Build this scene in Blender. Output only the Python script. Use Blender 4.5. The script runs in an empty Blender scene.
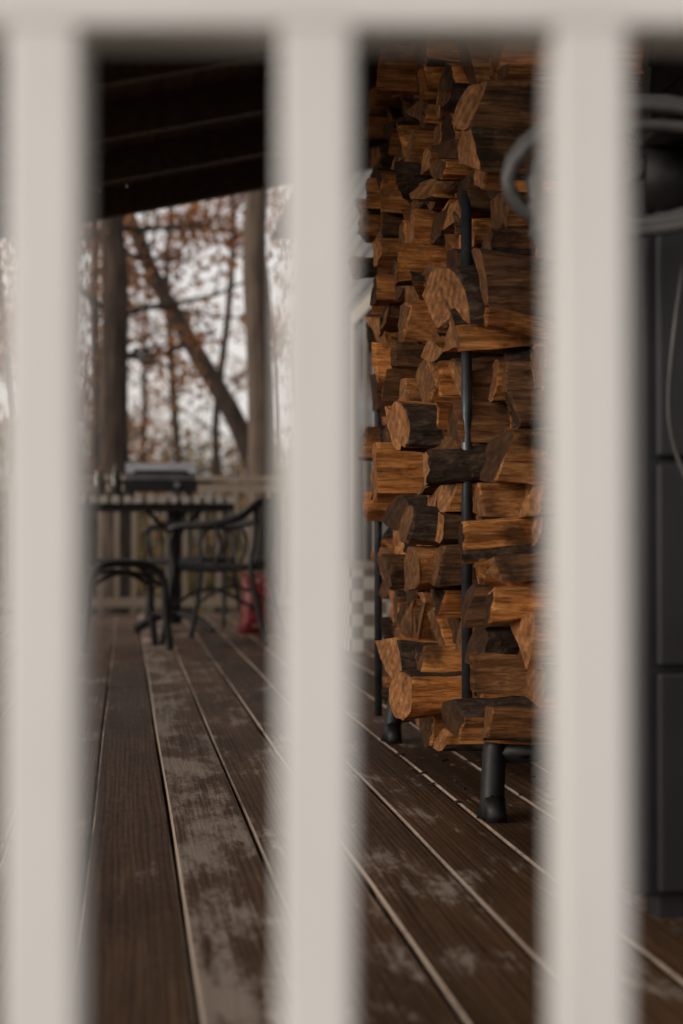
import bpy, math, random
from mathutils import Vector, Matrix, noise
R = random.Random(7)
sc = bpy.context.scene
TH = math.radians(8.63)
CT, ST = math.cos(TH), math.sin(TH)

# ---------------------------------------------------------------- helpers
class MB:
    def __init__(s):
        s.v=[]; s.f=[]; s.m=[]; s.a=[]; s.cur=(0.5,0.5,0.5,1)
    def add(s, vs, fs, mat=0):
        o=len(s.v); s.v+= [tuple(p) for p in vs]; s.a += [s.cur]*len(vs)
        for i,f in enumerate(fs):
            s.f.append(tuple(o+k for k in f)); s.m.append(mat if isinstance(mat,int) else mat[i])
    def box(s, c, sz, M=None, mat=0):
        hx,hy,hz=[a/2 for a in sz]
        P=[Vector((x*hx,y*hy,z*hz)) for x in(-1,1) for y in(-1,1) for z in(-1,1)]
        if M is not None: P=[M@p for p in P]
        P=[p+Vector(c) for p in P]
        s.add(P,[(0,1,3,2),(4,6,7,5),(0,4,5,1),(2,3,7,6),(0,2,6,4),(1,5,7,3)],mat)
    def tube(s, pts, r, n=8, mat=0, closed=False, cap=True):
        pts=[Vector(p) for p in pts]; N=len(pts)
        rr = r if isinstance(r,(list,tuple)) else [r]*N
        vs=[]; up=None
        for i,p in enumerate(pts):
            if closed: t=(pts[(i+1)%N]-pts[i-1])
            else: t=pts[min(i+1,N-1)]-pts[max(i-1,0)]
            t.normalize()
            if up is None:
                up=Vector((0,0,1)) if abs(t.z)<0.9 else Vector((1,0,0))
            b=t.cross(up); 
            if b.length<1e-4: b=t.orthogonal()
            b.normalize(); up=b.cross(t).normalized()
            for k in range(n):
                a=2*math.pi*k/n
                vs.append(p+(b*math.cos(a)+up*math.sin(a))*rr[i])
        fs=[]
        for i in range(N if closed else N-1):
            j=(i+1)%N
            for k in range(n):
                fs.append((i*n+k,i*n+(k+1)%n,j*n+(k+1)%n,j*n+k))
        if cap and not closed:
            fs.append(tuple(reversed(range(n)))); fs.append(tuple(range((N-1)*n,N*n)))
        s.add(vs,fs,mat)
    def lathe(s, c, prof, n=24, mat=0):
        vs=[];fs=[]
        for (r,z) in prof:
            for k in range(n):
                a=2*math.pi*k/n; vs.append((c[0]+r*math.cos(a),c[1]+r*math.sin(a),c[2]+z))
        for i in range(len(prof)-1):
            for k in range(n): fs.append((i*n+k,i*n+(k+1)%n,(i+1)*n+(k+1)%n,(i+1)*n+k))
        fs.append(tuple(reversed(range(n)))); fs.append(tuple(range((len(prof)-1)*n,len(prof)*n)))
        s.add(vs,fs,mat)
    def build(s, name, mats, smooth=False, bevel=0, parent=None, attr=False):
        me=bpy.data.meshes.new(name); me.from_pydata(s.v,[],s.f); 
        for m in mats: me.materials.append(m)
        me.polygons.foreach_set("material_index", s.m)
        if smooth: me.polygons.foreach_set("use_smooth",[True]*len(s.f))
        if attr:
            ca=me.color_attributes.new("tone","FLOAT_COLOR","POINT")
            flat=[c for t in s.a for c in t]; ca.data.foreach_set("color",flat)
        me.update()
        ob=bpy.data.objects.new(name,me); sc.collection.objects.link(ob)
        if bevel:
            b=ob.modifiers.new("bev","BEVEL"); b.width=bevel; b.segments=2; b.limit_method='ANGLE'
        if parent: ob.parent=parent
        return ob

class NT:
    def __init__(s,name):
        s.m=bpy.data.materials.new(name); s.m.use_nodes=True
        s.n=s.m.node_tree.nodes; s.l=s.m.node_tree.links
        s.b=s.n["Principled BSDF"]
    def new(s,t,**k):
        n=s.n.new(t)
        for a,v in k.items():
            if a.startswith("i_"): n.inputs[a[2:]].default_value=v
            else: setattr(n,a,v)
        return n
    def coord(s,scale=(1,1,1),off=None,kind="Object"):
        tc=s.new("ShaderNodeTexCoord"); mp=s.new("ShaderNodeMapping"); mp.inputs["Scale"].default_value=scale
        src=tc.outputs[kind]
        if off is not None:
            va=s.new("ShaderNodeVectorMath",operation="ADD"); s.l.new(src,va.inputs[0]); s.l.new(off,va.inputs[1]); src=va.outputs[0]
        s.l.new(src,mp.inputs["Vector"]); return mp.outputs[0]
    def noise(s,vec,scale=1,detail=5,rough=0.55,dist=0):
        n=s.new("ShaderNodeTexNoise"); n.inputs["Scale"].default_value=scale; n.inputs["Detail"].default_value=detail
        n.inputs["Roughness"].default_value=rough; n.inputs["Distortion"].default_value=dist
        s.l.new(vec,n.inputs["Vector"]); return n.outputs["Fac"]
    def ramp(s,fac,stops):
        r=s.new("ShaderNodeValToRGB"); e=r.color_ramp.elements
        while len(e)<len(stops): e.new(0.5)
        for i,(p,c) in enumerate(stops):
            e[i].position=p; e[i].color=(c if len(c)==4 else (*c,1)) if hasattr(c,'__len__') else (c,c,c,1)
        s.l.new(fac,r.inputs[0]); return r.outputs[0]
    def mix(s,f,a,b,mode='MIX'):
        n=s.new("ShaderNodeMix",data_type='RGBA',blend_type=mode)
        for sock,v in ((n.inputs[0],f),(n.inputs[6],a),(n.inputs[7],b)):
            if isinstance(v,(int,float)): sock.default_value=v
            elif isinstance(v,tuple): sock.default_value=(*v,1) if len(v)==3 else v
            else: s.l.new(v,sock)
        return n.outputs[2]
    def math(s,op,a,b):
        n=s.new("ShaderNodeMath",operation=op)
        for sock,v in ((n.inputs[0],a),(n.inputs[1],b)):
            if isinstance(v,(int,float)): sock.default_value=v
            else: s.l.new(v,sock)
        return n.outputs[0]
    def bump(s,h,st=0.3,dist=0.01):
        b=s.new("ShaderNodeBump"); b.inputs["Strength"].default_value=st; b.inputs["Distance"].default_value=dist
        s.l.new(h,b.inputs["Height"]); s.l.new(b.outputs[0],s.b.inputs["Normal"])
    def out(s,col=None,rough=0.6,metal=0):
        if col is not None:
            if isinstance(col,tuple): s.b.inputs["Base Color"].default_value=(*col,1)
            else: s.l.new(col,s.b.inputs["Base Color"])
        if isinstance(rough,(int,float)): s.b.inputs["Roughness"].default_value=rough
        else: s.l.new(rough,s.b.inputs["Roughness"])
        s.b.inputs["Metallic"].default_value=metal
        return s.m
    def tone(s):
        a=s.new("ShaderNodeAttribute",attribute_name="tone"); x=s.new("ShaderNodeSeparateColor"); s.l.new(a.outputs["Color"],x.inputs[0])
        return x.outputs
    def toneoff(s,o):
        c=s.new("ShaderNodeCombineXYZ")
        m=s.math('MULTIPLY',o[1],37.0)
        for i in range(3): s.l.new(m,c.inputs[i])
        return c.outputs[0]

def pmat(name,c1,c2,scale=(5,5,5),rough=0.6,bump=0.2,metal=0,detail=5):
    t=NT(name); f=t.noise(t.coord(scale),1,detail)
    t.bump(f,bump,0.01)
    return t.out(t.ramp(f,[(0.3,c1),(0.7,c2)]),rough,metal)

# ---------------------------------------------------------------- materials
def mat_deck(name,pale):
    t=NT(name); o=t.tone(); off=t.toneoff(o)
    grain=t.noise(t.coord((70,2.2,10),off),1,6,0.6,0.6)
    fine=t.noise(t.coord((260,9,20),off),1,4,0.7)
    ring=t.new("ShaderNodeTexWave",wave_type='BANDS',bands_direction='X'); ring.inputs["Scale"].default_value=1.0
    ring.inputs["Distortion"].default_value=9; ring.inputs["Detail"].default_value=3; ring.inputs["Detail Scale"].default_value=0.8
    t.l.new(t.coord((26,1.3,1),off),ring.inputs["Vector"])
    base=t.ramp(grain,[(0.25,(0.045,0.020,0.009)),(0.55,(0.125,0.062,0.029)),(0.8,(0.25,0.135,0.068))])
    base=t.mix(0.4,base,t.ramp(ring.outputs["Fac"],[(0,(0.032,0.015,0.007)),(1,(0.23,0.125,0.062))]))
    tn=t.ramp(o[0],[(0,0.7),(1,1.4)])
    base=t.mix(1.0,base,tn,'MULTIPLY')
    stain=t.noise(t.coord((3,0.9,1)),1,4,0.6)
    base=t.mix(1.0,base,t.ramp(stain,[(0.35,0.6),(0.65,1.3)]),'MULTIPLY')
    big=t.noise(t.coord((6.5,3.0,1)),1,3,0.55,0.4)
    med=t.noise(t.coord((60,22,1)),1,7,0.85,0.8)
    s=t.math('ADD',t.math('MULTIPLY',big,1.0),t.math('MULTIPLY',med,0.9))
    s=t.math('ADD',s,t.math('MULTIPLY',grain,0.45))
    s=t.math('ADD',s,t.math('MULTIPLY',o[2],0.17))
    mr=t.new("ShaderNodeMapRange"); t.l.new(s,mr.inputs[0]); 
    mr.inputs[1].default_value=1.0 if pale else 1.37; mr.inputs[2].default_value=1.3 if pale else 1.53; mr.inputs[3].default_value=0; mr.inputs[4].default_value=0.95 if pale else 0.9
    worn=t.mix(fine,(0.30,0.22,0.16),(0.66,0.56,0.47))
    if pale: worn=t.mix(fine,(0.40,0.29,0.21),(0.72,0.58,0.47))
    col=t.mix(mr.outputs[0],base,worn)
    h=t.math('ADD',t.math('MULTIPLY',grain,1.0),t.math('MULTIPLY',fine,0.6))
    t.bump(h,0.5,0.004)
    t.b.inputs["Specular IOR Level"].default_value=0.28
    return t.out(col,t.ramp(med,[(0.3,0.42),(0.7,0.7)]))
M_deck=mat_deck("deck_stained_wood",False); M_deckedge=mat_deck("deck_worn_edge",True)

def mat_paint(name,c):
    t=NT(name); f=t.noise(t.coord((6,6,3)),1,6,0.6); g=t.noise(t.coord((90,90,14)),1,4)
    col=t.mix(t.ramp(f,[(0.45,0.0),(0.8,0.5)]),c,tuple(x*0.82 for x in c))
    t.bump(g,0.15,0.003); return t.out(col,0.5)
M_white=mat_paint("white_paint",(0.70,0.69,0.68))
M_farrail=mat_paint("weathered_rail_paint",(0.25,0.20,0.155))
M_trim=mat_paint("trim_paint",(0.40,0.355,0.30))
M_sid=mat_paint("siding_paint",(0.13,0.128,0.122))
M_ceil=pmat("ceiling_wood",(0.05,0.026,0.016),(0.11,0.06,0.036),(30,2,30),0.6,0.2)
M_black=pmat("black_metal",(0.007,0.007,0.007),(0.018,0.016,0.015),(30,30,30),0.5,0.15,0.2)
M_steel=pmat("steel",(0.25,0.25,0.26),(0.4,0.4,0.41),(12,40,12),0.35,0.05,0.9)
M_pipe=pmat("rack_pipe",(0.04,0.048,0.055),(0.09,0.10,0.11),(20,20,20),0.35,0.1,0.6)
M_cab=pmat("cabinet_plastic",(0.018,0.018,0.020),(0.03,0.03,0.033),(4,4,4),0.5,0.05)
M_hose=pmat("hose_rubber",(0.04,0.038,0.036),(0.11,0.105,0.10),(9,9,9),0.5,0.1)
M_roof=pmat("roof_shingle",(0.03,0.03,0.03),(0.07,0.065,0.06),(8,20,8),0.9,0.4)
M_slat=pmat("grey_table_wood",(0.30,0.27,0.24),(0.5,0.46,0.42),(40,3,40),0.6,0.2)
M_glass=NT("window_glass").out((0.03,0.035,0.04),0.08)
M_bark=pmat("tree_bark",(0.014,0.009,0.006),(0.07,0.046,0.032),(14,14,3),0.9,0.8)
M_bark2=pmat("tree_bark_pale",(0.045,0.03,0.021),(0.12,0.085,0.06),(16,16,3),0.9,0.8)

def leafmat(name,c1,c2,c3):
    t=NT(name); o=t.tone()
    col=t.ramp(o[0],[(0,c1),(0.5,c2),(1,c3)])
    t.out(col,0.7)
    tr=t.new("ShaderNodeBsdfTranslucent"); t.l.new(col,tr.inputs[0])
    mx=t.new("ShaderNodeMixShader"); mx.inputs[0].default_value=0.4
    t.l.new(t.b.outputs[0],mx.inputs[1]); t.l.new(tr.outputs[0],mx.inputs[2])
    t.l.new(mx.outputs[0],t.n["Material Output"].inputs[0]); return t.m
M_leaf=leafmat("autumn_leaf",(0.11,0.035,0.012),(0.31,0.115,0.035),(0.44,0.24,0.09))
M_brush=leafmat("brush_leaf",(0.045,0.038,0.014),(0.17,0.13,0.045),(0.36,0.22,0.08))

# firewood
def mat_split():
    t=NT("split_wood"); o=t.tone(); off=t.toneoff(o)
    fib=t.noise(t.coord((7,120,120),off),1,6,0.7,0.5)
    mid=t.noise(t.coord((5,30,30),off),1,4,0.6,0.8)
    blot=t.noise(t.coord((10,10,10),off),1,4,0.6)
    a=t.ramp(fib,[(0.28,(0.27,0.075,0.016)),(0.5,(0.70,0.265,0.065)),(0.72,(0.92,0.50,0.19))])
    g=t.ramp(fib,[(0.3,(0.055,0.025,0.012)),(0.55,(0.20,0.093,0.039)),(0.8,(0.38,0.21,0.10))])
    c=t.mix(t.ramp(o[0],[(0.2,0.0),(0.7,1.0)]),g,a)
    c=t.mix(1.0,c,t.ramp(mid,[(0.32,0.45),(0.55,1.08)]),'MULTIPLY')
    c=t.mix(1.0,c,t.ramp(blot,[(0.34,0.28),(0.5,1.0)]),'MULTIPLY')
    h=t.math('ADD',fib,t.math('MULTIPLY',mid,1.8)); t.bump(h,1.0,0.010)
    t.b.inputs["Specular IOR Level"].default_value=0.25
    return t.out(c,0.75)
def mat_bark():
    t=NT("firewood_bark"); o=t.tone(); off=t.toneoff(o)
    n=t.noise(t.coord((22,60,60),off),1,6,0.7,0.6); b=t.noise(t.coord((8,8,8),off),1,3)
    c=t.ramp(n,[(0.3,(0.012,0.008,0.006)),(0.5,(0.055,0.034,0.022)),(0.75,(0.18,0.12,0.08))])
    c=t.mix(1.0,c,t.ramp(b,[(0.3,0.6),(0.7,1.3)]),'MULTIPLY')
    t.b.inputs["Specular IOR Level"].default_value=0.25
    t.bump(n,1.0,0.015); return t.out(c,0.9)
def mat_end():
    t=NT("cut_end_wood"); o=t.tone(); off=t.toneoff(o)
    n=t.noise(t.coord((20,45,45),off),1,6,0.7); b=t.noise(t.coord((8,8,8),off),1,3)
    w=t.new("ShaderNodeTexWave",wave_type='RINGS',rings_direction='X'); w.inputs["Scale"].default_value=14; w.inputs["Distortion"].default_value=4; w.inputs["Detail"].default_value=3
    t.l.new(t.coord((0.3,1,1),off),w.inputs["Vector"])
    c=t.ramp(n,[(0.3,(0.12,0.044,0.014)),(0.55,(0.42,0.18,0.062)),(0.75,(0.70,0.37,0.15))])
    c=t.mix(t.math('MULTIPLY',w.outputs["Fac"],0.35),c,(0.10,0.045,0.02))
    c=t.mix(1.0,c,t.ramp(o[2],[(0,0.13),(0.5,0.5),(1,1.3)]),'MULTIPLY')
    c=t.mix(1.0,c,t.ramp(b,[(0.3,0.5),(0.7,1.1)]),'MULTIPLY')
    t.b.inputs["Specular IOR Level"].default_value=0.25
    t.bump(t.math('ADD',n,t.math('MULTIPLY',w.outputs["Fac"],0.3)),0.8,0.006); return t.out(c,0.8)
M_split,M_fbark,M_end=mat_split(),mat_bark(),mat_end()

# ---------------------------------------------------------------- ground
def mat_ground():
    t=NT("leaf_litter_ground"); a=t.noise(t.coord((0.25,0.25,0.25)),1,5); b=t.noise(t.coord((9,9,9)),1,6,0.7)
    c=t.mix(t.ramp(a,[(0.4,0.0),(0.6,1.0)]),t.ramp(b,[(0.3,(0.05,0.03,0.015)),(0.7,(0.18,0.10,0.05))]),t.ramp(b,[(0.3,(0.03,0.035,0.012)),(0.7,(0.10,0.10,0.04))]))
    t.bump(b,0.8,0.05); return t.out(c,0.95)
g=MB(); n=60; S=300
vs=[];fs=[]
for i in range(n+1):
    for j in range(n+1):
        x=-S+2*S*i/n; y=-S+2*S*j/n
        h=0 if (abs(x)<25 and -20<y<35) else 0.5*noise.noise(Vector((x*0.03,y*0.03,0)))
        vs.append((x,y,-0.85+h))
for i in range(n):
    for j in range(n): fs.append((i*(n+1)+j,(i+1)*(n+1)+j,(i+1)*(n+1)+j+1,i*(n+1)+j+1))
g.add(vs,fs); g.build("ground",[mat_ground()],True)

# ---------------------------------------------------------------- deck
d=MB(); PITCH=0.1665; W=PITCH-0.007; B=0.0042
for k in range(-11,9):
    xl=0.261+k*PITCH; 
    if xl<-1.62 or xl>1.5: continue
    xc=xl+PITCH/2; y0=(0.62-0.15*xc)/CT; y1=11.2
    cuts=[y0]
    yj=y0+R.uniform(1.2,5.5)
    if abs(xc-0.18)<0.1 : yj=6.9
    while yj<y1-0.8:
        cuts.append(yj); yj+=R.uniform(3.2,4.6)
    cuts.append(y1)
    for a,b in zip(cuts[:-1],cuts[1:]):
        worn=R.random()*0.8; tn=R.random()
        if abs(xc-0.178)<0.05: worn=1.6; tn=0.85
        if abs(xc-0.011)<0.05: worn=0.0; tn=0.3
        d.cur=(tn,R.random(),worn,1)
        prof=[(-W/2,-0.036),(-W/2,-B),(-W/2+B,0),(W/2-B,0),(W/2,-B),(W/2,-0.036)]
        N=max(2,int((b-a)/0.25)); vs=[];fs=[];ms=[]
        dz=R.uniform(-0.0015,0.0015)
        ph=R.random()*10
        for i in range(N+1):
            y=a+0.002+(b-a-0.004)*i/N
            wx=0.0012*math.sin(y*2.1+ph)
            for (px,pz) in prof: vs.append((xc+px+wx,y,pz+dz+0.001*math.sin(y*3+ph+px*20)))
        for i in range(N):
            for q in range(6):
                fs.append((i*6+q,i*6+(q+1)%6,(i+1)*6+(q+1)%6,(i+1)*6+q)); ms.append(1 if q in(1,3) else 0)
        fs.append((5,4,3,2,1,0)); ms.append(0); fs.append(tuple(N*6+q for q in range(6))); ms.append(0)
        d.add(vs,fs,ms)
# framing
d.cur=(0.2,0.3,0,1)
d.box((0,11.24,-0.13),(3.3,0.04,0.25)); d.box((-1.62,6,-0.13),(0.04,10.4,0.25))
for yy in [1.3+i*0.9 for i in range(11)]: d.box((0,yy,-0.14),(3.15,0.04,0.19))
for xx in(-1.5,0,1.45):
    for yy in(1.5,5,8,11): d.box((xx,yy,-0.56),(0.12,0.12,0.6))
d.build("deck",[M_deck,M_deckedge],attr=True)

# a little bark litter under the rack
c=MB()
for i in range(70):
    x=R.uniform(0.72,1.2); y=R.gauss(3.6,0.45)
    if y<3.0: continue
    s=R.uniform(0.003,0.008); a=R.gauss(0,0.8); l=s*R.uniform(1.5,4)
    c.cur=(R.random()*0.3,R.random(),R.random(),1)
    c.box((x,y,0.004),(l,s,0.004),Matrix.Rotation(a,3,'Z'),R.choice((0,1,1)))
c.build("bark_litter",[M_split,M_fbark],attr=True)

# ---------------------------------------------------------------- near railing
rl=MB(); Mr=Matrix.Rotation(-TH,3,'Z')
def RP(r,dd,z): return (dd*ST+r*CT, dd*CT-r*ST, z)
sp=0.1365
for i in range(-10,9):
    r=-0.0125+i*sp
    rl.box(RP(r,0.72,0.49),(0.0365,0.0365,0.80),Mr)
rl.box(RP(-0.1,0.72,0.872+0.045),(2.75,0.040,0.09),Mr)
rl.box(RP(-0.1,0.72,0.978),(2.85,0.14,0.03),Mr)
rl.box(RP(-0.1,0.72,0.085),(2.75,0.044,0.07),Mr)
for r in(-1.5,1.3): rl.box(RP(r,0.72,0.53),(0.1,0.1,1.07),Mr)
rl.build("porch_railing",[M_white],bevel=0.003)

def railing(name,p0,p1,h,mt,sp=0.13):
    m=MB(); p0=Vector(p0);p1=Vector(p1); L=(p1-p0).length; dr=(p1-p0)/L; ang=math.atan2(dr.y,dr.x); M=Matrix.Rotation(ang,3,'Z')
    mid=(p0+p1)/2
    m.box(mid+Vector((0,0,h-0.02)),(L,0.09,0.04),M); m.box(mid+Vector((0,0,h-0.09)),(L,0.035,0.07),M); m.box(mid+Vector((0,0,0.1)),(L,0.04,0.07),M)
    N=int(L/sp)
    for i in range(1,N): m.box(p0+dr*(L*i/N)+Vector((0,0,(h-0.0)/2)),(0.036,0.036,h-0.2),M)
    q=0
    while q<=L+0.01:
        m.box(p0+dr*q+Vector((0,0,h/2+0.03)),(0.1,0.1,h+0.06),M); q+=L/max(1,round(L/2.2))
    m.build(name,[mt])
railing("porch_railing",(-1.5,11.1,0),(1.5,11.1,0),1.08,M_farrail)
railing("porch_railing",(-1.55,1.15,0),(-1.55,10.95,0),0.94,M_white)

# ---------------------------------------------------------------- house
house=bpy.data.objects.new("house",None); sc.collection.objects.link(house)
w=MB(); y0,y1=0.35,12.4; z=-0.8
while z<3.3:
    e=0.115
    vs=[(1.60,y0,z),(1.612,y0,z+e),(1.63,y0,z+e),(1.63,y0,z),(1.60,y1,z),(1.612,y1,z+e),(1.63,y1,z+e),(1.63,y1,z)]
    w.add(vs,[(0,4,5,1),(1,5,6,2),(0,1,2,3),(7,6,5,4),(0,3,7,4)]); z+=e
w.box((4.3,(y0+y1)/2,1.25),(5.3,y1-y0-0.01,4.1))
w.build("clapboard_wall",[M_sid],parent=house)
w=MB()
w.box((1.60,y1+0.01,1.25),(0.06,0.1,4.15)); 
def casing(ya,yb,za,zb,wd=0.1):
    w.box((1.592,ya-wd/2,(za+zb)/2),(0.04,wd,zb-za+2*wd)); w.box((1.592,yb+wd/2,(za+zb)/2),(0.04,wd,zb-za+2*wd))
    w.box((1.592,(ya+yb)/2,zb+wd/2),(0.039,yb-ya,wd)); w.box((1.585,(ya+yb)/2,za-wd/2),(0.06,yb-ya,wd))
    w.box((1.598,(ya+yb)/2,(za+zb)/2),(0.02,0.03,zb-za)); 
casing(4.36,5.3,1.85,2.4,0.16); casing(6.3,7.3,1.0,2.1); casing(9.0,9.9,0.06,2.1)
w.build("window_and_door_trim",[M_trim],parent=house)
w=MB(); w.box((1.602,4.83,2.125),(0.012,0.94,0.55)); w.box((1.602,6.8,1.55),(0.012,1.0,1.1)); w.box((1.602,9.45,1.08),(0.012,0.9,2.04))
w.build("glass",[M_glass],parent=house)
w=MB(); w.add([(1.3,0,3.3),(1.3,12.8,3.3),(4.3,12.8,5.0),(4.3,0,5.0),(7.3,12.8,3.3),(7.3,0,3.3)],[(0,1,2,3),(3,2,4,5),(0,3,5),(1,4,2),(0,5,4,1)])
w.build("gable_roof",[M_roof],parent=house)

# porch roof
def zr(x): return 2.40+0.225*x
pr=MB(); sl=math.atan(0.225); Ms=Matrix.Rotation(-sl,3,'Y')
xa,xb=-1.95,1.6; ya,yb=0.95,8.0
x=xa
while x<xb-0.05:
    xc=x+0.075; pr.box((xc,(ya+yb)/2,zr(xc)+0.16+R.uniform(-0.002,0.002)),(0.146/math.cos(sl)*0.99,yb-ya,0.02),Ms); x+=0.15
for yy in [ya+0.03+i*0.775 for i in range(10)]:
    xm=(xa+xb)/2; wdt=0.06
    if yy>yb-0.2: yy=yb-0.03
    pr.box((xm,yy,zr(xm)+0.075),((xb-xa)/math.cos(sl),wdt,0.145),Ms)
pr.box((-1.5,(ya+yb)/2,zr(-1.5)-0.07),(0.1,yb-ya,0.14))
pr.box((xa+0.0,(ya+yb)/2,zr(xa)+0.1),(0.03,yb-ya+0.02,0.18))
xm=(xa+xb)/2; pr.box((xm,(ya+yb)/2,zr(xm)+0.2),((xb-xa)/math.cos(sl)+0.05,yb-ya+0.1,0.03),Ms,1)
for yy in(1.25,4.6,7.9): pr.box((-1.5,yy,(zr(-1.5)-0.14)/2),(0.1,0.1,zr(-1.5)-0.15))
pr.build("porch_roof",[M_ceil,M_roof])

# ---------------------------------------------------------------- firewood
def area(p): return 0.5*abs(sum(p[i][0]*p[(i+1)%len(p)][1]-p[(i+1)%len(p)][0]*p[i][1] for i in range(len(p)))) if len(p)>2 else 0
def cen(p): return (sum(a[0] for a in p)/len(p),sum(a[1] for a in p)/len(p))
U0,U1,V0,V1=2.93,4.40,0.10,2.12
F=random.Random(58)
zs=[V0]
while zs[-1]<V1-0.02: zs.append(zs[-1]+F.uniform(0.058,0.105))
def rowz(r,u): 
    if r==0: return zs[0]
    return zs[r]+0.05*noise.noise(Vector((u*6.5,r*3.7,0)))+0.02*noise.noise(Vector((u*17,r*5.7,3)))
c2=[]
for r in range(len(zs)-1):
    u=U0-F.uniform(0,0.05); sl_=F.uniform(-0.03,0.03)
    while u<U1:
        wdt=F.choice((F.uniform(0.05,0.085),F.uniform(0.075,0.125))); s2=F.uniform(-0.036,0.036)
        p=[(u-sl_,rowz(r,u-sl_)),(u+wdt-s2,rowz(r,u+wdt-s2)),(u+wdt+s2,rowz(r+1,u+wdt+s2)),(u+sl_,rowz(r+1,u+sl_))]
        q=F.random()
        if q<0.30 and wdt>0.085: c2+= [[p[0],p[1],p[2]],[p[0],p[2],p[3]]] if F.random()<0.5 else [[p[0],p[1],p[3]],[p[1],p[2],p[3]]]
        elif q<0.7:
            k=F.randrange(4); a,b,c_=p[k-1],p[k],p[(k+1)%4]; f1,f2=F.uniform(0.25,0.65),F.uniform(0.25,0.65)
            n1=(b[0]+(a[0]-b[0])*f1,b[1]+(a[1]-b[1])*f1); n2=(b[0]+(c_[0]-b[0])*f2,b[1]+(c_[1]-b[1])*f2)
            pp=[];
            for m in range(4):
                if m==k: pp+=[n1,n2]
                else: pp.append(p[m])
            c2.append(pp)
        else: c2.append(p)
        u+=wdt; sl_=s2
fw=MB()
def smooth01(t): t=max(0,min(1,t)); return t*t*(3-2*t)
for q in c2:
    A=area(q)
    if len(q)<3 or A<0.0014: continue
    cu,cv=cen(q)
    if cu<3.28 and cv<0.185: continue
    if cv>V1-0.03: continue
    if cv>V1-0.14 and F.random()<0.35: continue
    if cu<3.14:
        face=0.825+F.uniform(-0.065,0.09)
        if cv<0.68: face=F.uniform(0.70,0.80) if cu>3.0 else F.uniform(0.75,0.88)
        if 1.02<cv<1.16: face=F.uniform(0.70,0.76)
        if cv>1.38: face=F.uniform(0.72,0.83)
    else:
        face=0.755+0.045*smooth01((cu-3.2)/1.1)-0.03*math.sin(min(1,cv/1.8)*math.pi)
        if cv<0.5: face+=0.025
        face+=0.06-abs(F.gauss(0,0.07))
        lo=0.64+0.05*smooth01((cu-3.5)/0.9)
        if cu>3.6 and cv<0.66: lo=0.76+0.03*(cu-3.6)
        if cu>3.8 and cv>1.72: lo=0.735
        face=max(face,lo+F.uniform(0,0.02))
    L=F.uniform(0.34,0.41); x0=face; 
    if cu<3.2: L=min(L,1.10-x0)
    tone=F.random()
    fw.cur=(tone,F.random(),F.random(),1)
    ne=len(q); bark=set()
    if F.random()<0.66:
        k0=F.randrange(ne); bark.add(k0)
        if ne>3 and F.random()<0.4: bark.add((k0+1)%ne)
    sub=4; ring=[];eb=[]
    sc_=F.uniform(0.92,1.05); rot=F.gauss(0,0.2)
    seed=F.random()*100
    for e in range(ne):
        a,b=q[e],q[(e+1)%ne]
        ex,ey=b[0]-a[0],b[1]-a[1]; ln=math.hypot(ex,ey)+1e-6
        nx,ny=ey/ln,-ex/ln
        mx,my=(a[0]+b[0])/2-cu,(a[1]+b[1])/2-cv
        if nx*mx+ny*my<0: nx,ny=-nx,-ny
        cc=F.uniform(-0.04,0.04)
        for s_ in range(sub):
            t=s_/sub; bul=(0.13 if e in bark else cc)*ln*4*t*(1-t)
            jj=0.0 if s_==0 else F.gauss(0,0.0012)
            f0=0.94 if s_==0 else 1.0
            ring.append(((a[0]+ex*t+nx*(bul+jj)-cu)*f0,(a[1]+ey*t+ny*(bul+jj)-cv)*f0)); eb.append(1 if e in bark else 0)
    K=len(ring); NL=16
    yaw,pit=F.gauss(0,0.11),F.gauss(0,0.075)
    if F.random()<0.12: yaw*=2; pit*=1.5
    tw=F.gauss(0,0.14); ea,ebb=F.gauss(0,0.22),F.gauss(0,0.16); taper=F.uniform(-0.16,0.16)
    na=min(1.0,A/0.006)
    vs=[]
    for i in range(NL+1):
        t=i/NL; sc2=sc_*(1+0.04*math.sin(seed+t*4))*(1+taper*(t-0.3)); an=rot+tw*(t-0.2)
        ca,sa=math.cos(an),math.sin(an)
        for kk,(a,b) in enumerate(ring):
            amp=1.7 if eb[kk] else 1.0
            nn=na*(0.006*noise.noise(Vector((t*2.5+seed,a*22,b*22+seed)))+amp*0.0035*noise.noise(Vector((t*6,a*80+seed,b*80))))+amp*0.0018*noise.noise(Vector((t*35,a*220+seed,b*220)))
            rr=math.hypot(a,b)+1e-6; f=sc2*(1+nn/rr)
            if i==0: f*=0.965
            y=(a*ca-b*sa)*f; z=(a*sa+b*ca)*f
            xx=x0+L*t
            if i==0: xx+=ea*y+ebb*z+0.007*noise.noise(Vector((a*70+seed,b*70,1)))
            if i==1: xx+=(ea*y+ebb*z)*0.6-0.016
            vs.append((xx,cu+y+yaw*L*(t-0.35),cv+z+pit*L*(t-0.35)))
    fs=[];ms=[]
    for i in range(NL):
        for kk in range(K):
            fs.append((i*K+kk,i*K+(kk+1)%K,(i+1)*K+(kk+1)%K,(i+1)*K+kk)); ms.append(1 if eb[kk] else 0)
    cvx=[sum(v[j] for v in vs[:K])/K for j in range(3)]
    vs.append((cvx[0]+0.003*F.uniform(-1,1),cvx[1],cvx[2])); ci=len(vs)-1
    for kk in range(K): fs.append((ci,(kk+1)%K,kk)); ms.append(2)
    fs.append(tuple(NL*K+kk for kk in range(K))); ms.append(2)
    fw.add(vs,fs,ms)
fw.build("firewood_stack",[M_split,M_fbark,M_end],attr=True)

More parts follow.
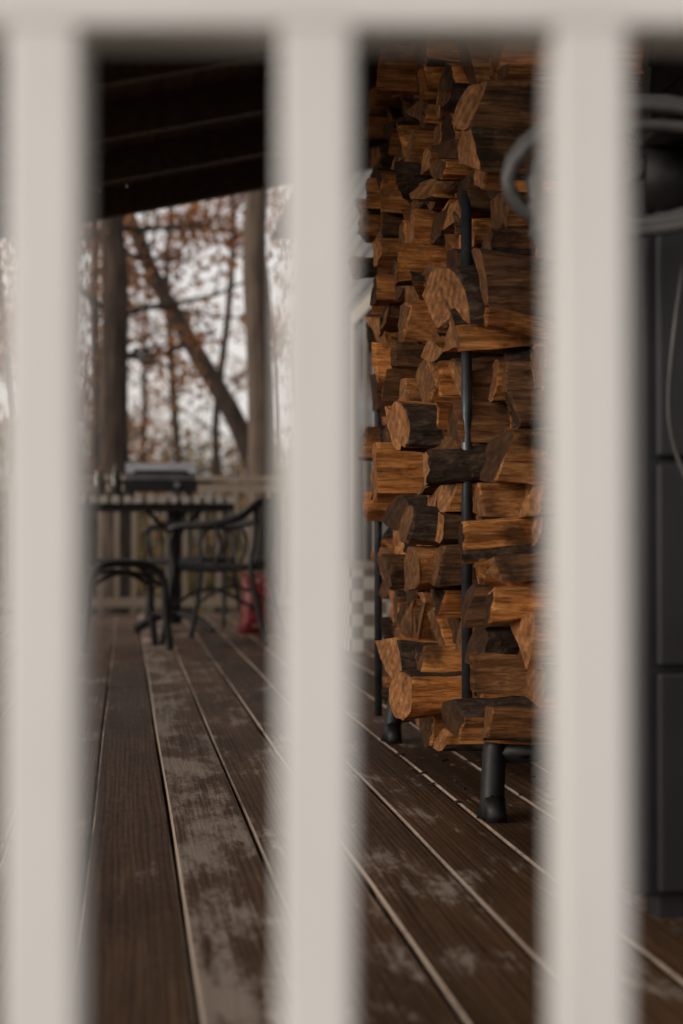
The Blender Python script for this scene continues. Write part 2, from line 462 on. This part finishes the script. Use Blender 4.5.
rk=MB()
for X in(0.86,1.05):
    rk.tube([(X,3.02,0.15),(X,3.3,0.10),(X,4.3,0.07)],0.019,10,1)
for Y,zf in((3.04,0.145),(4.22,0.08)):
    rk.tube([(0.80,Y,zf),(1.1,Y,zf)],0.024,10,1)
    for X in(0.80,1.09):
        rk.tube([(X+0.01,Y,zf+0.06),(X,Y,zf),(X-0.008,Y-0.01,0.03),(X-0.012,Y-0.015,0.0)],[0.024,0.027,0.027,0.033],12,1)
        rk.tube([(X-0.005,Y-0.01,0.045),(X-0.01,Y-0.06,0.004)],[0.026,0.022],10,1)
rk.tube([(0.762,3.135,0.16),(0.762,3.135,1.40)],0.0125,12,0)
rk.tube([(1.08,3.1,0.12),(1.08,3.1,1.40)],0.0125,12,0)
rk.tube([(0.79,4.43,0.05),(0.79,4.43,1.40)],0.0125,12,0)
rk.tube([(1.12,4.43,0.05),(1.12,4.43,1.40)],0.0125,12,0)
rk.tube([(0.762,3.135,1.10),(0.762,3.135,1.16)],0.016,12,0)
rk.build("firewood_rack",[M_pipe,M_black],True)

# ---------------------------------------------------------------- cabinet & hose
cb=MB(); CX0,CX1,CY0,CY1=0.825,1.45,2.18,2.5
cb.box(((CX0+CX1)/2,(CY0+CY1)/2+0.01,0.62),(CX1-CX0,CY1-CY0,1.16))
for z0,z1 in((0.05,0.40),(0.41,0.735),(0.745,1.19)):
    cb.box(((CX0+CX1)/2,CY0-0.004,(z0+z1)/2),(CX1-CX0-0.03,0.02,z1-z0))
    cb.box(((CX0+CX1)/2,CY0-0.03,z1-0.07),(0.16,0.03,0.018))
cb.box(((CX0+CX1)/2,(CY0+CY1)/2,1.21),(CX1-CX0+0.03,CY1-CY0+0.04,0.03))
for x in(CX0+0.05,CX1-0.05):
    for y in(CY0+0.05,CY1-0.05): cb.box((x,y,0.02),(0.05,0.05,0.05))
cb.build("storage_cabinet",[M_cab],bevel=0.006)
hs=MB()
def spl(Q,n=8):
    out=[];Q=[Vector(q) for q in Q]
    for i in range(len(Q)-1):
        p0=Q[max(i-1,0)];p1=Q[i];p2=Q[i+1];p3=Q[min(i+2,len(Q)-1)]
        for k in range(n):
            t=k/n; out.append(0.5*((2*p1)+(p2-p0)*t+(2*p0-5*p1+4*p2-p3)*t*t+(3*p1-p0-3*p2+p3)*t**3))
    out.append(Q[-1]); return out
P=[]; turns=3
for i in range(turns*28):
    a=2*math.pi*i/28; t=i/(turns*28)
    rx=0.19+0.012*math.sin(t*9)+0.008*math.sin(a*0.37+1); rz=0.085+0.012*math.cos(t*7)+0.008*math.sin(a*0.61)
    P.append((0.765+rx*math.cos(a)+0.006*math.sin(t*13),2.06-0.045*t+0.012*math.sin(a*2),1.18+rz*math.sin(a)-0.02*t+0.02*math.cos(a)))
hs.tube(P,0.010,8,0)
Q=[(0.95,2.10,1.15),(0.98,2.1,1.0),(0.94,2.11,0.9),(0.90,2.11,0.86),(0.93,2.10,0.82),(1.02,2.1,0.83),(1.1,2.11,0.95),(1.13,2.12,1.1)]
hs.tube(spl(Q),0.004,6,0)
hs.tube(spl([(0.86,2.11,1.05),(0.84,2.12,0.8),(0.9,2.11,0.66),(1.0,2.11,0.64),(1.1,2.11,0.7)]),0.0035,6,0)
hs.box((0.87,2.12,1.25),(0.12,0.13,0.02),None,1); hs.box((0.87,2.165,1.20),(0.10,0.012,0.12),None,1)
hs.tube(spl([(0.595,2.03,1.15),(0.60,2.03,1.11),(0.61,2.03,1.08),(0.635,2.03,1.04)]),[0.012]*8+[0.018]*8+[0.026]*8+[0.03],10,0)
hs.build("garden_hose",[M_hose,M_black],True)

# ---------------------------------------------------------------- furniture
def armchair(name,x,y,rot):
    m=MB(); T=Matrix.Translation((x,y,0))@Matrix.Rotation(rot,4,'Z')
    def t(pts,r,n=8,**k): m.tube([T@Vector(p) for p in spl(pts,6)],r,n,0,**k)
    for s in(-1,1):
        t([(0.29,s*0.28,0),(0.245,s*0.27,0.22),(0.22,s*0.26,0.44),(0.235,s*0.275,0.58),(0.20,s*0.285,0.665)],0.016)
        t([(0.24,s*0.285,0.645),(0.18,s*0.29,0.67),(0.0,s*0.285,0.68),(-0.16,s*0.25,0.72),(-0.235,s*0.15,0.80),(-0.255,0,0.82)],0.022)
        t([(-0.32,s*0.26,0),(-0.255,s*0.22,0.22),(-0.215,s*0.21,0.44),(-0.235,s*0.2,0.6),(-0.235,s*0.16,0.79)],0.016)
        t([(0.24,s*0.26,0.2),(0.1,s*0.24,0.30),(-0.05,s*0.235,0.30),(-0.25,s*0.225,0.2)],0.010)
        t([(-0.02,s*0.26,0.45),(-0.06,s*0.28,0.56),(-0.03,s*0.285,0.67)],0.010)
    for k in range(-2,3): t([(-0.22,k*0.065,0.46),(-0.25,k*0.065,0.62),(-0.25,k*0.062,0.80)],0.008)
    t([(0.22,-0.26,0.43),(0.23,0,0.44),(0.22,0.26,0.43)],0.014); t([(-0.22,-0.21,0.45),(-0.225,0,0.45),(-0.22,0.21,0.45)],0.014)
    N=10; vs=[]
    for zz in(0.42,0.46):
        for i in range(N+1):
            u=i/N; xx=0.24-0.47*u; ww=0.26-0.05*u; 
            vs+= [T@Vector((xx,-ww,zz-0.012*math.sin(u*3.14))),T@Vector((xx,ww,zz-0.012*math.sin(u*3.14)))]
    fs=[];o=2*(N+1)
    for i in range(N):
        fs+=[(2*i,2*i+1,2*i+3,2*i+2),(o+2*i,o+2*i+2,o+2*i+3,o+2*i+1),(2*i,2*i+2,o+2*i+2,o+2*i),(2*i+1,o+2*i+1,o+2*i+3,2*i+3)]
    fs+=[(0,o,o+1,1),(2*N,2*N+1,o+2*N+1,o+2*N)]
    m.add(vs,fs); m.build(name,[M_black],True)
armchair("patio_armchair",0.57,8.3,math.radians(160))
armchair("patio_armchair",0.50,10.1,math.radians(-110))
st=MB(); sx,sy=-0.03,7.85
T=Matrix.Translation((sx,sy,0))@Matrix.Rotation(math.radians(12),4,'Z')
def ts(p,r): st.tube([T@Vector(q) for q in spl(p,6)],r,8)
for s in(-1,1):
    ts([(-0.24,s*0.18,0),(-0.215,s*0.175,0.2),(-0.20,s*0.17,0.38),(-0.13,s*0.17,0.455),(0.0,s*0.17,0.47),(0.13,s*0.17,0.455),(0.20,s*0.17,0.38),(0.215,s*0.175,0.2),(0.24,s*0.18,0)],0.02)
    ts([(-0.2,s*0.172,0.34),(-0.1,s*0.17,0.4),(0,s*0.17,0.42),(0.1,s*0.17,0.4),(0.2,s*0.172,0.34)],0.012)
    ts([(s*0.218,-0.175,0.17),(s*0.218,0,0.19),(s*0.218,0.175,0.17)],0.012)
for i in range(9):
    xx=-0.19+0.38*i/8; zz=0.475-1.7*xx*xx*0.9
    st.box(T@Vector((xx,0,zz)),(0.036,0.36,0.018),Matrix.Rotation(math.radians(12),3,'Z'))
st.build("patio_stool",[M_black],True)
# table
tb=MB(); tx,ty_,tz=0.19,9.25,0.86
x=tx-0.49
while x<tx+0.49:
    tb.box((x+0.02,ty_,tz-0.018),(0.042,0.62,0.048),None,0); x+=0.072
tb.box((tx,ty_-0.24,tz-0.065),(0.98,0.04,0.045),None,1); tb.box((tx,ty_+0.24,tz-0.065),(0.98,0.04,0.045),None,1)
tb.tube([(tx+0.12,ty_,0.05),(tx+0.12,ty_,0.4),(tx+0.12,ty_,0.84)],[0.05,0.04,0.05],12,1)
for a in range(4):
    an=math.pi/4+a*math.pi/2
    tb.tube(spl([(tx+0.12,ty_,0.12),(tx+0.12+0.16*math.cos(an),ty_+0.16*math.sin(an),0.09),(tx+0.12+0.34*math.cos(an),ty_+0.3*math.sin(an),0.02)]),0.022,8,1)
    tb.tube([(tx+0.12,ty_,0.6),(tx+0.12+0.3*math.cos(an),ty_+0.22*math.sin(an),0.82)],0.014,8,1)
for sx_ in(-0.45,): 
    for sy_ in(-0.25,0.25): tb.tube([(tx+sx_,ty_+sy_,0.84),(tx+sx_-0.02,ty_+sy_,0)],0.016,8,1)
tb.build("patio_table",[M_slat,M_black])
# grill
gr=MB(); gx,gy,gz=0.22,9.2,0.868
N=10; vs=[];prof=[]
for k in range(N+1):
    a=math.pi*k/N; prof.append((0.15*math.cos(a),0.10+0.115*math.sin(a)**0.8))
for X in(-0.22,0.22):
    for (py,pz) in prof: vs.append((gx+X,gy+py,gz+pz))
fs=[(k,k+1,N+2+k,N+1+k) for k in range(N)]+[tuple(range(N+1)),tuple(reversed(range(N+1,2*N+2))),(0,N+1,2*N+1,N)]
gr.add(vs,fs,0)
gr.box((gx,gy,gz+0.065),(0.46,0.31,0.07),None,1)
gr.tube(spl([(gx-0.15,gy-0.13,gz+0.14),(gx-0.14,gy-0.19,gz+0.15),(gx+0.14,gy-0.19,gz+0.15),(gx+0.15,gy-0.13,gz+0.14)]),0.009,8,1)
for X in(-0.18,0.18):
    for Y in(-0.12,0.12): gr.box((gx+X,gy+Y,gz+0.015),(0.03,0.03,0.04),None,1)
gr.box((gx-0.28,gy,gz+0.09),(0.1,0.2,0.015),None,1); gr.box((gx+0.28,gy,gz+0.09),(0.1,0.2,0.015),None,1)
gr.tube([(gx+0.1,gy-0.17,gz+0.07),(gx+0.1,gy-0.155,gz+0.07)],0.02,12,0)
gr.build("tabletop_grill",[M_steel,M_black])
jr=MB(); jr.lathe((-0.17,9.15,0.868),[(0.035,0),(0.042,0.01),(0.042,0.11),(0.03,0.13),(0.032,0.15),(0.0322,0.16)],20,0)
jr.build("glass_jar",[pmat("jar",(0.06,0.05,0.04),(0.12,0.1,0.08),(8,8,8),0.2,0)],True)
jr=MB(); jr.lathe((-0.06,9.1,0.868),[(0.03,0),(0.035,0.01),(0.035,0.12),(0.012,0.17),(0.012,0.2)],20,0)
jr.build("bottle",[pmat("bottle",(0.02,0.02,0.02),(0.04,0.03,0.02),(8,8,8),0.15,0)],True)
# charcoal bag
t=NT("red_bag"); f=t.noise(t.coord((9,9,9)),1,4); wv=t.noise(t.coord((14,14,26)),1,2)
col=t.ramp(f,[(0.3,(0.10,0.008,0.009)),(0.7,(0.22,0.018,0.022))])
col=t.mix(t.ramp(wv,[(0.62,0.0),(0.66,0.5)]),col,(0.42,0.30,0.28)); t.bump(f,0.7,0.03); M_red=t.out(col,0.45)
bg=MB(); N=20;K=24;vs=[]
for i in range(N+1):
    t_=i/N; zz=0.38*t_; dep=0.09*math.sin(math.pi*min(1,0.12+t_*0.88))**0.5 if t_<1 else 0.004
    wd=0.125*(1-0.12*math.sin(t_*math.pi)+0.03*math.sin(t_*17))
    for k in range(K):
        a=2*math.pi*k/K; cx=math.copysign(abs(math.cos(a))**0.6,math.cos(a)); sy2=math.copysign(abs(math.sin(a))**0.7,math.sin(a))
        nn=1+0.10*noise.noise(Vector((cx*3,sy2*3,zz*14)))
        vs.append((0.83+wd*cx*nn+0.02*t_,9.0+max(dep,0.006)*sy2*nn,zz))
fs=[(i*K+k,i*K+(k+1)%K,(i+1)*K+(k+1)%K,(i+1)*K+k) for i in range(N) for k in range(K)]+[tuple(reversed(range(K))),tuple(range(N*K,(N+1)*K))]
bg.add(vs,fs); bg.build("charcoal_bag",[M_red],True)
# checkered planter
t=NT("checker_tile"); ck=t.new("ShaderNodeTexChecker"); ck.inputs["Scale"].default_value=1/0.066
t.l.new(t.coord((1,1,1)),ck.inputs["Vector"]); ck.inputs["Color1"].default_value=(0.6,0.56,0.5,1); ck.inputs["Color2"].default_value=(0.22,0.18,0.15,1)
M_ck=t.out(ck.outputs[0],0.5)
pl=MB(); px,py=1.375,7.7
vs=[]
for (a,z) in((0.20,0.0),(0.204,0.44),(0.215,0.44),(0.215,0.475),(0.175,0.475),(0.17,0.42)):
    vs+=[(px-a,py-a,z),(px+a,py-a,z),(px+a,py+a,z),(px-a,py+a,z)]
fs=[(i*4+k,i*4+(k+1)%4,(i+1)*4+(k+1)%4,(i+1)*4+k) for i in range(5) for k in range(4)]
ms=[0]*4+[1]*12+[1]*4
fs+=[(3,2,1,0),(20,21,22,23)]; ms+=[0,2]
pl.add(vs,fs,ms)
pl.build("checkered_planter",[M_ck,M_trim,M_bark])

# ---------------------------------------------------------------- trees
def leafquad(m,p,s):
    a=Vector((R.gauss(0,1),R.gauss(0,1),R.gauss(0,1))).normalized(); b=a.orthogonal().normalized()
    b=(Matrix.Rotation(R.random()*6.3,3,a)@b); c_=a.cross(b)
    m.cur=(min(1,max(0,R.gauss(0.5,0.25))),0,0,1)
    m.add([p-b*s,p+c_*s*0.55,p+b*s,p-c_*s*0.55],[(0,1,2,3)],1)
def branch(m,p,dr,L,r,depth,leafy,ls):
    n=5 if depth else 6; pts=[p.copy()];rad=[r];q=p.copy();dd=dr.copy()
    for i in range(n):
        dd=(dd+Vector((R.gauss(0,1),R.gauss(0,1),R.gauss(0,0.6)))*0.16).normalized(); q=q+dd*L/n
        pts.append(q.copy()); rad.append(r*(1-0.75*(i+1)/n))
    m.tube(pts,rad,6 if r>0.02 else 4,0,cap=False)
    if depth>0:
        for i in range(4):
            k=R.randint(1,n); d2=(dd+Vector((R.gauss(0,1),R.gauss(0,1),R.gauss(0,0.7)))*0.75).normalized()
            branch(m,pts[k],d2,L*R.uniform(0.45,0.65),rad[k]*0.65,depth-1,leafy,ls)
    if depth<=1 and R.random()<leafy:
        for k in range(R.randint(8,24)):
            c_=pts[R.randint(1,n)]; leafquad(m,c_+Vector((R.gauss(0,.13),R.gauss(0,.13),R.gauss(0,.11))),R.uniform(0.6,1.2)*ls)
def tree(name,path,r0,zs,nb,bark,leafy=0.6,ls=0.045,L=1.8,m=None,top=3):
    own=m is None; m=m or MB()
    P=spl(path,6); N=len(P)
    P=[p+Vector((noise.noise(p*0.8),noise.noise(p*0.8+Vector((9,0,0))),0))*0.09 for p in P]
    rad=[r0*(1.25 if i==0 else 1)*(1-0.6*i/N) for i in range(N)]
    m.tube(P,rad,12 if own else 6,0)
    for b in range(nb):
        z=R.uniform(*zs); k=min(range(N),key=lambda i:abs(P[i].z-z))
        an=R.random()*6.3; dr=Vector((math.cos(an),math.sin(an),R.uniform(-0.1,0.7))).normalized()
        branch(m,P[k],dr,L*R.uniform(0.6,1.2),rad[k]*0.28,2,leafy,ls)
    if own: m.build(name,[bark,M_leaf],attr=True)
G=-0.9
tree("oak_tree",[(-0.11,15.2,G),(-0.12,15.2,2),(-0.14,15.2,5),(-0.05,15.3,10)],0.19,(2.6,7),16,M_bark,0.8,0.05)
tree("leaning_tree",[(2.0,17,G),(1.75,17,0.8),(1.41,17,1.75),(0.78,17.1,3.0),(0.1,17.2,4.3),(-1.4,17.3,8)],0.16,(3.2,7.5),11,M_bark,0.7,0.05)
tree("maple_tree",[(1.19,12.97,G),(1.2,13,2),(1.16,13,5),(1.2,13,9)],0.15,(3.2,7),10,M_bark2,0.8,0.045,1.5)
for i,(px_,d_) in enumerate(((182,21),(88,19),(150,26),(60,23),(226,19),(10,17))):
    r=(px_-341.5)/1423*d_; X=d_*ST+r*CT; Y=d_*CT-r*ST
    tree("thin_tree",[(X,Y,G),(X+R.uniform(-.2,.2),Y,2),(X+R.uniform(-.3,.3),Y,5),(X+R.uniform(-.5,.5),Y,9)],R.uniform(0.05,0.09),(1.2,6.5),8,M_bark,0.55,0.055,1.5)
wd=MB()
for i in range(56):
    dd=R.uniform(30,65); X=R.uniform(-22,26); Y=dd
    wd.cur=(0.3,0,0,1)
    tree("",[(X,Y,G),(X+R.uniform(-.3,.3),Y,3),(X+R.uniform(-.6,.6),Y,7),(X+R.uniform(-1,1),Y,12)],R.uniform(0.06,0.16),(1.5,10),4,None,0.55,0.085,2.2,m=wd)
wd.build("distant_woods",[M_bark,M_leaf],attr=True)
br=MB()
for i in range(460):
    X=R.uniform(-12,14); Y=R.uniform(18,44); h=R.uniform(1.6,3.4)+ (Y-19)*0.075; base=Vector((X,Y,G))
    for k in range(4):
        br.cur=(0.2,0,0,1)
        br.tube([base,base+Vector((R.gauss(0,.2),R.gauss(0,.2),h*0.5)),base+Vector((R.gauss(0,.5),R.gauss(0,.5),h))],[0.015,0.01,0.004],4,0,cap=False)
    cs=[base+Vector((R.gauss(0,.5),R.gauss(0,.5),h*R.uniform(0.15,1))) for _ in range(8)]
    for k in range(110):
        c_=R.choice(cs); leafquad(br,c_+Vector((R.gauss(0,.24),R.gauss(0,.24),R.gauss(0,.2))),R.uniform(0.04,0.10))
br.build("undergrowth",[M_bark,M_brush],attr=True)

# ---------------------------------------------------------------- light
AZ,EL=244,15
sc.world=bpy.data.worlds.new("World"); sc.world.use_nodes=True
nt=sc.world.node_tree; bgn=nt.nodes["Background"]
sky=nt.nodes.new("ShaderNodeTexSky"); sky.sky_type='NISHITA'; sky.sun_disc=False
sky.sun_elevation=math.radians(EL); sky.sun_rotation=math.radians(AZ); sky.dust_density=3; sky.air_density=1; 
hs_=nt.nodes.new("ShaderNodeHueSaturation"); hs_.inputs["Saturation"].default_value=0.2
gm=nt.nodes.new("ShaderNodeGamma"); gm.inputs[1].default_value=0.45
tint=nt.nodes.new("ShaderNodeMix"); tint.data_type='RGBA'; tint.blend_type='MULTIPLY'; tint.inputs[0].default_value=1; tint.inputs[7].default_value=(3.4,3.2,3.08,1)
nt.links.new(sky.outputs[0],hs_.inputs["Color"]); nt.links.new(hs_.outputs[0],gm.inputs[0]); nt.links.new(gm.outputs[0],tint.inputs[6]); nt.links.new(tint.outputs[2],bgn.inputs[0])
bgn.inputs[1].default_value=0.15
sl_=bpy.data.lights.new("sun","SUN"); sl_.energy=1.6; sl_.angle=math.radians(28); sl_.color=(1,0.89,0.76)
so=bpy.data.objects.new("sun",sl_); sc.collection.objects.link(so)
az=math.radians(AZ+3); el=math.radians(EL)
sd=Vector((math.sin(az)*math.cos(el),math.cos(az)*math.cos(el),math.sin(el)))
so.rotation_euler=(-sd).to_track_quat('-Z','Y').to_euler()

# ---------------------------------------------------------------- camera
cam=bpy.data.cameras.new("camera"); co=bpy.data.objects.new("camera",cam); sc.collection.objects.link(co)
co.location=(0,0,0.62); pitch=math.atan(23/1423)
co.rotation_euler=(math.pi/2+pitch,0,-TH)
cam.sensor_fit='VERTICAL'; cam.sensor_height=36; cam.lens=36*1423/1024
cam.clip_start=0.05; cam.clip_end=1500
cam.dof.use_dof=True; cam.dof.focus_distance=3.4; cam.dof.aperture_fstop=2.2
sc.camera=co
sc.view_settings.view_transform='Standard'; sc.view_settings.look='None'; sc.view_settings.exposure=0
